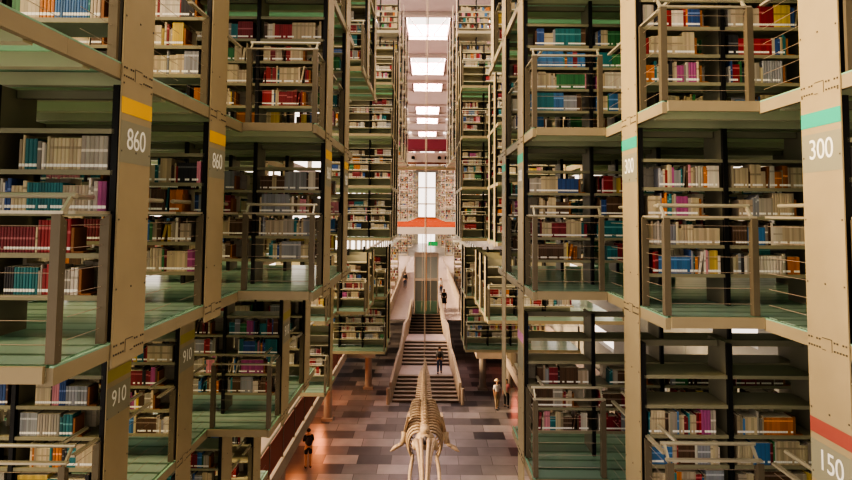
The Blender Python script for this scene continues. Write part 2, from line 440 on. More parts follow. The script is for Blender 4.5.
def make_row(rng, case, bi, bias):
    s, d, k, b_, cx, cy, cz = case
    z = cz + BOARDS[bi] + .001
    start, end = .075, .935
    if rng.random() < .6: end -= rng.uniform(.04, .28)
    if rng.random() < .35: start += rng.uniform(.0, .18)
    x = start; books = []; n = 0
    while x < end:
        c, nm = pick(rng, bias); run = rng.choice((1, 1, 1, 1, 2, 2, 3, 4, 5, 8, 12)); h = rng.uniform(.19, .275); t = rng.uniform(.016, .036); dep = rng.uniform(.15, .19)
        series = run >= 3
        stripe = (clamp([v * .6 for v in c]) if sum(c) > 1.0 else clamp([v * 1.4 + .10 for v in c])) if rng.random() < .55 else None; sp = rng.uniform(.5, .8)
        for i in range(run):
            tt = t if series else rng.uniform(.013, .038); hh = h if series else rng.uniform(.18, .275)
            lean = rng.uniform(.02, .05) if (not series and rng.random() < .06) else 0
            if x + tt + lean > end: x = 9; break
            n += 1
            kf = rng.uniform(.72, 1.1) if series else rng.uniform(.5, 1.2); cc = clamp([v * kf * rng.uniform(.97, 1.03) for v in c])
            lab = rng.random() < .85
            books.append(dict(x=x, w=tt - .0012, h=hh, dep=dep, c=cc, nm=nm, st=stripe or cc, sp=sp, lab=lab, lean=lean, n=n, series=series))
            x += tt + lean
    xe = books[-1]['x'] + books[-1]['w'] + books[-1]['lean'] + .004 if books else None
    rows.append((case, bi, z, books, xe))
def book_mb(mb, bk, s, ox, y, z, mirror, rounded=False):
    """box book standing on z with its spine toward -y; ox is the row origin; the row runs along s*x or, mirrored, back"""
    x0 = ox + s*bk['x'] if not mirror else ox + s*(1.0 - bk['x'])
    sg = s if not mirror else -s
    x1 = x0 + sg*bk['w']
    if x0 > x1: x0, x1 = x1, x0
    h, c = bk['h'], bk['c']; yf = y; yb = y + bk['dep']; ln = bk['lean']
    lc = (.80, .79, .74)
    sp = bk.get('sp', .6)*h; cuts = [(0, .022, c), (.022, .046, lc if bk['lab'] else c), (.046, sp, c), (sp, sp + h*.08, bk['st']), (sp + h*.08, h, c)]
    L = lambda zz: ln * zz / h * sg
    for a, b2, cc in cuts:
        if rounded:
            m0, m1 = x0 + (x1-x0)*.22, x1 - (x1-x0)*.22
            mb.quad((x0+L(a), yf+.004, z+a), (m0+L(a), yf, z+a), (m0+L(b2), yf, z+b2), (x0+L(b2), yf+.004, z+b2), cc)
            mb.quad((m0+L(a), yf, z+a), (m1+L(a), yf, z+a), (m1+L(b2), yf, z+b2), (m0+L(b2), yf, z+b2), cc)
            mb.quad((m1+L(a), yf, z+a), (x1+L(a), yf+.004, z+a), (x1+L(b2), yf+.004, z+b2), (m1+L(b2), yf, z+b2), cc)
        else:
            mb.quad((x0+L(a), yf, z+a), (x1+L(a), yf, z+a), (x1+L(b2), yf, z+b2), (x0+L(b2), yf, z+b2), cc)
    y0_ = yf + (.004 if rounded else 0)
    l = L(h); pg = (.72, .66, .52)
    mb.quad((x0, y0_, z), (x0+l, y0_, z+h), (x0+l, yb, z+h), (x0, yb, z), c)
    mb.quad((x1, y0_, z), (x1, yb, z), (x1+l, yb, z+h), (x1+l, y0_, z+h), c)
    mb.quad((x0+l, y0_, z+h), (x1+l, y0_, z+h), (x1+l, yb, z+h), (x0+l, yb, z+h), pg)
    mb.quad((x0, yb, z), (x0+l, yb, z+h), (x1+l, yb, z+h), (x1, yb, z), pg)
    mb.quad((x0, y0_, z), (x0, yb, z), (x1, yb, z), (x1, y0_, z), c)
rng = random.Random(11)
BIAS = {(-1, 0, 0): ('cream', 'white', 'teal', 'grey'), (-1, 1, 1): ('cream', 'red', 'white'), (-1, 2, 1): ('red', 'maroon', 'cream', 'brown'), (-1, 2, 0): ('cream', 'brown', 'slate grey'),
        (1, 2, 1): ('teal', 'cream', 'blue', 'green'), (1, 2, 0): ('maroon', 'brown', 'teal', 'cream'), (1, 1, 0): ('cream', 'white', 'grey'), (1, 1, 1): ('cream', 'navy blue', 'white', 'red'),
        (1, 2, -1): ('maroon', 'tan', 'brown'), (1, 1, -1): ('tan', 'cream', 'blue')}
for case in cases:
    s, d, k = case[0], case[1], case[2]
    nrow = 3 if (s > 0 and d == -1) else 4
    for bi in range(nrow):
        if k > 3 and rng.random() < .08: continue
        make_row(rng, case, bi, BIAS.get((s, k, d)) if k < 8 else ('cream', 'white', 'tan', 'grey', 'red'))  # far rows lean to cream, skylight on them put into the book colours
dg = bpy.context.evaluated_depsgraph_get()
# camera ---------------------------------------------------------------
cam_d = bpy.data.cameras.new('camera'); cam = bpy.data.objects.new('camera', cam_d); COL.objects.link(cam)
TH = R(3.3); ROLL = R(.45)
cam_d.sensor_width = 36; cam_d.lens = 24.0; cam_d.clip_start = .05; cam_d.clip_end = 600
cam_d.shift_y = -(240 - (214 - 568*math.tan(TH))) / 852; cam_d.shift_x = -1/852
cam.location = (0, 0, EYE)
cam.rotation_euler = (Matrix.Rotation(R(90) + TH, 4, 'X') @ Matrix.Rotation(ROLL, 4, 'Z')).to_euler()
bpy.context.scene.camera = cam
bpy.context.view_layer.update()
MI = cam.matrix_world.inverted()
def proj(p):
    q = MI @ Vector(p)
    if q.z > -.01: return None
    return (426 + 568*q.x/-q.z - cam_d.shift_x*852, 240 - 568*q.y/-q.z + cam_d.shift_y*852, -q.z)
cand = []
sc = bpy.context.scene
dg = bpy.context.evaluated_depsgraph_get()
org = Vector((0, 0, EYE))
for ri, (case, bi, z, books, xe) in enumerate(rows):
    s, d, k, b_, cx, cy, cz = case
    if k > 3: continue
    mirror = (s < 0)
    for j, bk in enumerate(books):
        xm = cx + s*(bk['x'] + bk['w']/2) if not mirror else cx + s*(1 - bk['x'] - bk['w']/2)
        p = Vector((xm, cy - BD/2 + .012, z + bk['h']*.5))
        q = proj(p)
        if q is None or not (2 < q[0] < 850 and 2 < q[1] < 478): continue
        dv = p - org; L = dv.length - .02
        hit = sc.ray_cast(dg, org, dv.normalized(), distance=L)
        if hit[0]:
            p2 = Vector((xm, cy - BD/2 + .012, z + bk['h']*.85)); dv = p2 - org
            if sc.ray_cast(dg, org, dv.normalized(), distance=dv.length - .02)[0]: continue
        cand.append((bk['w']*bk['h'] / q[2]**2, ri, j))
cand.sort(reverse=True)
single = set((ri, j) for _, ri, j in cand[:300])
rest = MB()
cnt = 0
SHN = ['bottom shelf', 'second shelf', 'third shelf', 'fourth shelf']
bookmesh = {}
for ri, (case, bi, z, books, xe) in enumerate(rows):
    s, d, k, b_, cx, cy, cz = case
    mirror = (s < 0)
    yf = cy - BD/2 + .012
    for j, bk in enumerate(books):
        if (ri, j) in single:
            mb = MB(); x0 = cx + s*bk['x'] if not mirror else cx + s*(1.0 - bk['x'])
            lx = x0
            book_mb(mb, bk, s, cx - lx, 0, 0, mirror, rounded=True)
            o = mb.build('book', 'book', None, (lx, yf, z))
            tag(o, '%s book %s along %s, %s, %s %s, %s' % (bk['nm'], ordinal(bk['n']), SHN[bi], BAYW[b_].replace(' out', ''), SIDE[s], rowname(k), DECKNAME[d].replace('deck ', '', 1) if DECKNAME[d].startswith('deck') else DECKNAME[d]), 'book', 'books on the walkway shelves')
        else:
            book_mb(rest, bk, s, cx, yf, z, mirror)
    # wooden bookend at the end of nearer rows
    if xe is not None and xe < .82 and k <= 3:
        x0 = cx + s*xe if not mirror else cx + s*(1.0 - xe)
        sg = s if not mirror else -s
        e = MB()
        e.box(0, sg*.022, 0, .17, 0, .2); e.box(sg*.0221, sg*.10, 0, .17, 0, .012)
        p = proj((x0, yf, z + .1))
        if p and -5 < p[0] < 857 and -5 < p[1] < 485:
            o = e.build('bookend', 'ends', None, (x0 + sg*.002, yf, z))
            tag(o, 'brown wooden bookend, %s, %s, %s %s, %s' % (SHN[bi], BAYW[b_].replace(' out', ''), SIDE[s], rowname(k), DECKNAME[d]), 'bookend', 'bookends on the walkway shelves')
    # the row that stands behind, facing the other aisle
    if k <= 4:
        r2 = random.Random(ri)
        xx = .08
        while xx < .89:
            if r2.random() < .25: xx += .15; continue
            c, nm = pick(r2); h = r2.uniform(.2, .28); ww = r2.uniform(.03, .12)
            bk = dict(x=xx, w=min(ww, .93-xx), h=h, dep=.16, c=(.70, .64, .52), nm=nm, st=(.62, .56, .45), lab=False, lean=0)
            book_mb(rest, bk, s, cx, cy + .06, z, mirror); xx += ww + .003
o = rest.build('shelved_books', 'book'); tag(o, 'thousands of further library books filling the shelves', 'books', kind='stuff')

# ------------------------------------------------------------------ mezzanine decks, low over the nave floor
def mezz(s, W, ya, yb, tagw, mesh_rail=True):
    z = HD(-3); x0 = s*W
    t = empty('mezzanine_deck', (x0, ya, z - .45), 'long concrete mezzanine deck on %s side, %s' % (SIDE[s], tagw), 'deck')
    L = yb - ya
    MB().box(0, s*(8.8 - W), 0, L, 0, .45).build('slab', 'parapet', t)
    g = empty('mesh_guard_rail', (x0 + s*.05, ya, z), '%s mesh guard rail on %s mezzanine, %s' % ('dark, red-lit' if s < 0 else 'dark brown', SIDE[s], tagw), 'railing')
    n = int(L / 1.5)
    for i in range(n + 1):
        MB().box(0, s*.05, L*i/n - .025, L*i/n + .025, .003, 1.05).build('post', 'rail', g)
    MB().box(0, s*.05, 0, L, 1.052, 1.10).build('handrail', 'rail', g)
    MB().box(s*.015, s*.03, .03, L - .03, .08, .98).build('mesh_panel', 'mesh' if s < 0 else 'rail', g)  # left panel carries the red light as colour, right one doesn't
    return t
mezz(-1, 4.55, 12.5, 33.4, 'nearer run with the step'); mezz(1, 4.45, 12.5, 33.4, 'nearer run above the floor')
mezz(-1, 2.95, 33.45, 45.0, 'farther run beside the stairs'); mezz(1, 2.95, 33.45, 45.0, 'farther run beside the stairs')
for s in (-1, 1):       # bookcases at the front end of the farther run
    z = HD(-3)
    for b_ in range(4):
        for kk, yy in enumerate((34.6, 37.6, 40.6)):
            case = (s, -3, 20 + kk, b_, s*(3.2 + b_), yy, z)
            o = link('bookcase', CM['far'], None, (case[4], yy, z)); o.scale = (s, 1, 1)
            tag(o, 'low bookcase on the %s mezzanine beside the stairs, %s, %s row' % (SIDE[s], BAYW[b_], ORD[kk+1]), 'bookcase', 'bookcases on the mezzanine')
r3 = random.Random(5)
far = MB()
def far_books(s, cx, cy, cz, bias, sc_=1.0):
    for bi in range(4):
        x = .06
        while x < .93:
            c, nm = pick(r3, bias); w = r3.uniform(.03, .16); h = r3.uniform(.19, .27)
            xa = cx + s*x; xb = cx + s*min(x + w, .95)
            far.box(min(xa, xb), max(xa, xb), cy - BD/2 + .012, cy, cz + BOARDS[bi] + .001, cz + BOARDS[bi] + h, c); x += w + (.004 if r3.random() > .15 else .1)
for s in (-1, 1):
    for b_ in range(4):
        for yy in (34.6, 37.6, 40.6): far_books(s, s*(3.2 + b_), yy, HD(-3), ('red', 'maroon', 'brown', 'tan'))
# round pillars under the mezzanine
for (x, y, w) in ((-5.2, 31.0, 'under the left mezzanine, farther one'), (-5.6, 22.5, 'under the left mezzanine near the standing person'), (5.3, 36.5, 'under the right mezzanine behind the couple'), (5.5, 22.5, 'under the right mezzanine in its nearer run'), (3.6, 36.5, 'under the right mezzanine by the stairs'), (-3.6, 36.5, 'under the left mezzanine by the stairs')):
    mb = MB(); mb.tube([(0,0,.002), (0,0,HD(-3) - .455)], .22, 16); mb.box(-.3, .3, -.3, .3, .001, .15)
    o = mb.build('support_pillar', 'concrete', None, (x, y, 0), smooth=False); tag(o, 'round concrete pillar ' + w, 'pillar')
# ------------------------------------------------------------------ distant stacks behind the bridge
dist = MB()
def far_front(y, W, nb, d0, d1, s):
    for d in range(d0, d1):
        z = HD(d)
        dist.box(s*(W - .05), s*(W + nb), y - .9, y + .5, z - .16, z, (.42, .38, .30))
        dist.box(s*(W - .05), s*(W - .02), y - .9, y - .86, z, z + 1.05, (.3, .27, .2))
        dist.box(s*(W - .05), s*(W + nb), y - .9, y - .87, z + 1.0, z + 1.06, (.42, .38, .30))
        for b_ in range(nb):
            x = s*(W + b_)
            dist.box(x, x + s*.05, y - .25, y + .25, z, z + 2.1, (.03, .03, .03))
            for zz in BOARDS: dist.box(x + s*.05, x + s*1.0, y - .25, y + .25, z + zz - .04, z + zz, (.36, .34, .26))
            far_books(s, x, y, z, ('cream', 'tan', 'brown'))
    dist.box(s*(W - .06), s*(W - .09), y - .25, y + .25, HD(d0) - .2, HD(d1) + .4, (.5, .43, .36))
for s in (-1, 1):
    for (zu, W, nb, d0, d1) in ((55.6, 1.68, 2, 2, 6), (60, 1.58, 2, 2, 6), (64.5, 1.50, 2, 2, 6), (69, 1.44, 2, 2, 6), (118, 3.3, 3, 1, 6), (118, 3.3, 3, -3, -1), (145, 2.75, 2, -2, 6), (180, 2.65, 2, -2, 6), (230, 2.65, 2, -2, 6), (295, 2.65, 2, -2, 6)):
        far_front(zu*U, W, nb, d0, d1, s)
o = dist.build('distant_shelving', 'book'); tag(o, 'hundreds of distant bookcases hanging deep along the nave', 'shelving', kind='stuff')
o = far.build('distant_books', 'book'); tag(o, 'countless small books on the distant shelves', 'books', kind='stuff')

# ------------------------------------------------------------------ bridges across the nave
def bridge(name, y0, y1, hw, z, th, topm, facem, label):
    t = empty(name, (0, y0, z - th), label, 'bridge')
    MB().box(-hw, hw, .051, y1 - y0, 0, th - .031).build('slab', facem, t)
    MB().box(-hw, hw, .051, y1 - y0, th - .03, th).build('walking_surface', topm, t)
    MB().box(-hw, hw, 0, .05, 0, th).build('fascia', facem, t)
    return t
bridge('bridge_deck', 78*U, 135*U, 5.4, HD(0), .55, 'orange', 'whitepaint', 'long orange-red walkway across the nave with a white edge')
bridge('bridge_walkway', 135.1*U, 330*U, 2.5, HD(0), .55, 'orange', 'whitepaint', 'far end of the orange-red walkway before the bright window')
bridge('bridge', 75*U, 77.5*U, 2.6, HD(3) - .0, .78, 'maroon', 'maroon', 'dark maroon bridge crossing high over the nave')
bridge('bridge_beam', 71.5*U, 73*U, 2.6, HD(2), .22, 'beam', 'beam', 'thin beige cross beam between the stacks below the maroon bridge')
t = empty('soffit_panel', (0, 78.2*U, HD(3) - 1.6), 'pale panel hanging beneath the maroon bridge', 'panel')
MB().box(-2.6, 2.6, 0, .2, 0, .75).build('board', 'whitepaint', t); MB().box(-2.6, 2.6, -.02, -.001, -.12, 0).build('lower_edge', 'orange', t)
for x in (-1.1, .95, 1.5):
    o = MB().box(-.13, .13, -.13, .13, 0, .2).box(-.05, .05, -.05, .05, .2, .24).build('spotlight', 'black', None, (x, 78.2*U - .16, HD(3) - 1.35))
    tag(o, 'small black spotlight under the maroon bridge, %s' % {-1.1: 'left one', .95: 'middle one', 1.5: 'right one'}[x], 'lamp')

# ------------------------------------------------------------------ staircase
t = empty('staircase', (0, 59.6*U, 0), 'wide stone staircase rising in three flights beyond the skeleton', 'staircase')
Y0 = 59.6*U
prof = [(59.6, 0, 1.95), (63.3, 1.05, 1.66), (67.0, 1.05, 1.57), (71.8, 2.1, 1.44), (75.4, 2.1, 1.27), (80.2, 3.1, 1.08)]
def half(yu):
    for (a, _, w0), (b_, _, w1) in zip(prof, prof[1:]):
        if a <= yu <= b_: return w0 + (w1 - w0)*(yu - a)/(b_ - a)
    return prof[-1][2]
for i, (a, b_) in enumerate(((0, 1), (2, 3), (4, 5))):
    ya, za = prof[a][0], prof[a][1]; yb, zb = prof[b_][0], prof[b_][1]; n = 7
    for j in range(n):
        y_ = ya + (yb - ya)*j/n; y2 = ya + (yb - ya)*(j+1)/n; h0 = za + (zb - za)*j/n; h1 = za + (zb - za)*(j+1)/n
        w0 = half(y_); w1 = half(y2)
        mb = MB(); A, B = y_*U - Y0, y2*U - Y0
        mb.hexa([(-w0, A, max(.002, h0-.1)), (w0, A, max(.002, h0-.1)), (w1, B, max(.002, h0-.1)), (-w1, B, max(.002, h0-.1))], [(-w0, A, h1-.035), (w0, A, h1-.035), (w1, B, h1-.035), (-w1, B, h1-.035)])
        mb.hexa([(-w0, A-.03, h1-.0345), (w0, A-.03, h1-.0345), (w1, B, h1-.0345), (-w1, B, h1-.0345)], [(-w0, A-.03, h1), (w0, A-.03, h1), (w1, B, h1), (-w1, B, h1)], mi=1)
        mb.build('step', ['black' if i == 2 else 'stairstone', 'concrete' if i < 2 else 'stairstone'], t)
for a, b_ in ((1, 2), (3, 4)):
    (ya, za, w0), (yb, zb, w1) = prof[a], prof[b_]
    A, B = ya*U - Y0 + .001, yb*U - Y0 - .001
    MB().hexa([(-w0, A, .002), (w0, A, .002), (w1, B, .002), (-w1, B, .002)], [(-w0, A, za), (w0, A, za), (w1, B, za), (-w1, B, za)]).build('landing', 'palefloor', t)
for s in (-1, 1):
    mb = MB()
    for (ya, za, w0), (yb, zb, w1) in zip(prof, prof[1:]):
        A, B = ya*U - Y0, yb*U - Y0
        lo = [(s*(w0+.01), A, .002), (s*(w0+.16), A, .002), (s*(w1+.16), B, .002), (s*(w1+.01), B, .002)]
        hi = [(s*(w0+.01), A, za+1.15), (s*(w0+.16), A, za+1.15), (s*(w1+.16), B, zb+1.15), (s*(w1+.01), B, zb+1.15)]
        mb.hexa(lo, hi)
    mb.build('parapet', 'parapet', t)
    MB().tube([(s*2.15, -.35, .002), (s*2.15, -.35, .95)], .1, 14).build('bollard', 'parapet', t)

# lift shaft at the head of the stairs and pale side floors
lf = empty('lift_shaft', (0, 81*U, 0), 'grey glazed lift shaft at the head of the stairs', 'lift')
w, h = .98, 4.45 + HD(-3); ZB = HD(-3)
for sx in (-1, 1):
    MB().box(sx*w, sx*(w-.1), 0, .1, .01, h).build('corner_post', 'parapet', lf); MB().box(sx*w, sx*(w-.1), 1.7, 1.8, .01, h).build('corner_post', 'parapet', lf)
    MB().box(sx*(w-.06), sx*(w-.04), .105, 1.695, .01, h-.05).build('side_glass', 'liftglass', lf)
MB().box(-w, w, -.01, 1.81, h+.001, h+.25).build('roof_cap', 'parapet', lf)
MB().box(-w+.101, w-.101, .03, .05, ZB + 2.75, h).build('upper_glass', 'liftglass', lf)
MB().box(-w+.101, w-.101, .0, .07, ZB + 2.55, ZB + 2.74).build('lintel', 'parapet', lf)
dr = MB().box(-w+.101, w-.101, .03, .05, ZB + .95, ZB + 2.54).build('lift_door', 'liftdoor', lf)
MB().box(-.01, .01, .01, .028, ZB + 1.0, ZB + 2.5).build('door_seam', 'black', dr)
MB().box(-w+.101, w-.101, .02, .06, .02, ZB + .94).build('lower_panel', 'glassfloor', lf)
for s in (-1, 1):
    t2 = empty('side_floor', (s*1.15, 76*U, HD(-3) - .05), 'pale polished upper floor to the %s of the lift' % SIDE[s], 'floor')
    MB().box(0, s*1.75, 0, 110*U, .0, .05).build('paving', 'palefloor', t2)
    MB().box(s*1.62, s*1.75, 0, 60*U, .052, 1.0).build('low_wall', 'parapet', t2)
# green exit sign far below the walkway
g = MB().box(-.9, .9, 0, .08, 0, .8).build('hanging_sign', 'green', None, (1.2, 190*U, EYE - 6.0)); tag(g, 'small green sign hanging far away below the walkway', 'sign')
# ------------------------------------------------------------------ whale skeleton
wh = empty('hanging_whale_skeleton', (0, 0, 0), 'pale whale skeleton hanging over the nave, skull toward the camera', 'skeleton')
WZ = EYE - 7.0
def spine(tt):       # tt 0 at the skull, 1 at the tail tip
    y = 17.9 + tt*8.6
    z = WZ + .10 + .22*math.sin(tt*math.pi) + .15*tt
    return Vector((-.06*math.sin(tt*3), y, z))
NV = 44
for i in range(NV):
    tt = i/(NV-1); p = spine(tt); r = .155*(1 - .82*tt**1.3) + .012
    mb = MB(); Lc = 9.2/NV*.40
    q = spine(min(1, tt+.01)); dd = (q - p).normalized()
    mb.tube([p - dd*Lc, p - dd*Lc*.6, p + dd*Lc*.6, p + dd*Lc], [r, r*.85, r*.85, r], 10)
    hsp = (.42*math.sin(min(1, tt*1.6 + .25)*math.pi*.62) + .05) * (1 - tt*.75)
    mb.hexa([(p.x-.02, p.y-.05, p.z+r*.7), (p.x+.02, p.y-.05, p.z+r*.7), (p.x+.02, p.y+.06, p.z+r*.7), (p.x-.02, p.y+.06, p.z+r*.7)],
            [(p.x-.03, p.y+.02, p.z+r+hsp), (p.x+.03, p.y+.02, p.z+r+hsp), (p.x+.02, p.y+.10, p.z+r+hsp), (p.x-.02, p.y+.10, p.z+r+hsp)])
    wpr = (.20 if tt < .7 else .20*(1-tt)/.3) * (1 - .4*tt)
    if tt > .16:
        for sx in (-1, 1):
            mb.hexa([(p.x, p.y-.05, p.z-.02), (p.x, p.y+.05, p.z-.02), (p.x, p.y+.05, p.z+.03), (p.x, p.y-.05, p.z+.03)],
                    [(p.x+sx*(r+wpr), p.y-.06, p.z-.035), (p.x+sx*(r+wpr), p.y+.06, p.z-.035), (p.x+sx*(r+wpr), p.y+.06, p.z-.005), (p.x+sx*(r+wpr), p.y-.06, p.z-.005)])
    mb.build('vertebra', 'bone', wh)
for i in range(13):          # ribs
    tt = .035 + i*.023; p = spine(tt)
    amp = .34 + .20*math.sin((i+1.5)/13*math.pi)*(1 - i*.02) ; drop = .85 + .35*math.sin((i+2)/14*math.pi) - .03*i
    for sx in (-1, 1):
        pts = []
        for a in range(9):
            u_ = a/8
            ang = u_*math.pi*.80
            pts.append((p.x + sx*(.10 + amp*math.sin(ang)*(1 if u_ < .6 else 1)), p.y + .28*u_, p.z + .05 + .10*math.sin(u_*3) - drop*(1-math.cos(ang))/1.8))
        MB().tube(pts, [.038, .042, .042, .04, .038, .036, .034, .03, .02], 7).build('rib', 'bone', wh, smooth=True)
# skull: braincase, tapering rostrum with two rails and a blow hole
sk = MB()
y0s = 17.75
sk.ball((0, y0s+.05, WZ+.10), (.30, .36, .27), 16, 10)
sk.ball((-.28, y0s+.02, WZ-.02), (.13, .24, .15), 12, 8); sk.ball((.28, y0s+.02, WZ-.02), (.13, .24, .15), 12, 8)
prof_s = [(0, .40, .28), (.5, .33, .22), (1.1, .26, .16), (1.8, .20, .11), (2.5, .14, .08), (3.1, .06, .05)]
for sx in (-1, 1):
    pts = [(sx*(w_*.66), y0s - .2 - L_, WZ + .16 + .14*math.sin(L_*.9) - .10*L_*L_*.25) for L_, w_, h_ in prof_s]
    sk.tube(pts, [h_*.34 for _, _, h_ in prof_s], 10)
    pts = [(sx*.115*(1 - L_/5), y0s - .45 - L_*.9, WZ + .30 + .10*math.sin(L_) - .10*L_*L_*.25) for L_, w_, h_ in prof_s]
    sk.tube(pts, [.07, .055, .05, .045, .04, .02], 8)
sk.tube([(0, y0s-.1, WZ+.34), (0, y0s+.25, WZ+.36)], [.13, .16], 10)
skull = sk.build('skull', 'bone', wh, smooth=True)
MB().ball((0, y0s-.42, WZ+.27), (.085, .22, .10), 10, 7).build('blow_hole', 'holeshade', skull, smooth=True)  # solid dark ball, its colour stands for the shade in the opening
for sx in (-1, 1):       # lower jaw bones bow outward
    pts = []
    for a in range(11):
        u_ = a/10
        pts.append((sx*(.36 + .10*math.sin(u_*math.pi*.75) - .30*u_**3), y0s - .05 - 3.2*u_, WZ - .32 - .18*math.sin(u_*math.pi) + .22*u_))
    MB().tube(pts, [.04, .05, .055, .052, .05, .048, .045, .042, .04, .035, .02], 9).build('jaw_bone', 'bone', wh, smooth=True)
    # shoulder blade and flipper
    fl = MB()
    c = Vector((sx*.60, 18.95, WZ + .10))
    fl.hexa([c + Vector((sx*-.10, -.24, .38)), c + Vector((sx*-.03, -.24, .38)), c + Vector((sx*-.03, .30, .34)), c + Vector((sx*-.10, .30, .34))],
            [c + Vector((sx*.02, -.08, -.18)), c + Vector((sx*.10, -.08, -.18)), c + Vector((sx*.10, .08, -.18)), c + Vector((sx*.02, .08, -.18))])
    fb = fl.build('shoulder_blade', 'bone', wh)
    e = c + Vector((sx*.06, 0, -.2)); el = e + Vector((sx*.05, -.14, -.30)); 
    MB().tube([e, (e+el)/2, el], [.115, .085, .10], 9).build('arm_bone', 'bone', wh, smooth=True)
    wr_ = el + Vector((sx*.16, -.12, -.04))
    for o_ in (-.05, .05):
        MB().tube([el + Vector((0, o_, 0)), wr_ + Vector((0, o_, 0))], [.045, .04], 8).build('forearm_bone', 'bone', wh, smooth=True)
    for j in range(4):
        dirv = Vector((sx*(.22 - .02*j), -.20 + .13*j, -.05 - .03*j)); 
        pts = [wr_ + Vector((0, -.08 + .05*j, 0)) + dirv*(q_/4) for q_ in range(5)]
        MB().tube(pts, [.045, .036, .044, .034, .018], 7).build('flipper_finger', 'bone', wh, smooth=True)
# suspension cables
for (x, tt, top, w_) in ((0, .97, ZC - 1, 'at the tail tip'), (-.12, .42, ZC + 3, 'over the middle of the back'), (.14, .68, ZC + 3, 'over the hind part of the back')):
    p = spine(tt)
    o = MB().tube([(p.x, p.y, p.z + .56), (p.x + x*.3, p.y, top)], .011, 5).build('suspension_cable', 'cable')
    tag(o, 'thin steel cable holding the whale skeleton %s' % w_, 'cable')
for i, x in enumerate((-.32, .0, .34)):
    o = MB().tube([(x, 79*U, HD(0) - .6), (x, 79*U, HD(-3) + .35)], .016 if i != 1 else .026, 5).build('hanging_rod', 'orangecable' if i == 1 else 'cable')
    tag(o, '%s thin rod hanging in front of the lift' % ('pale, left of the middle one,', 'orange middle', 'pale, right of the middle one,')[i], 'rod')

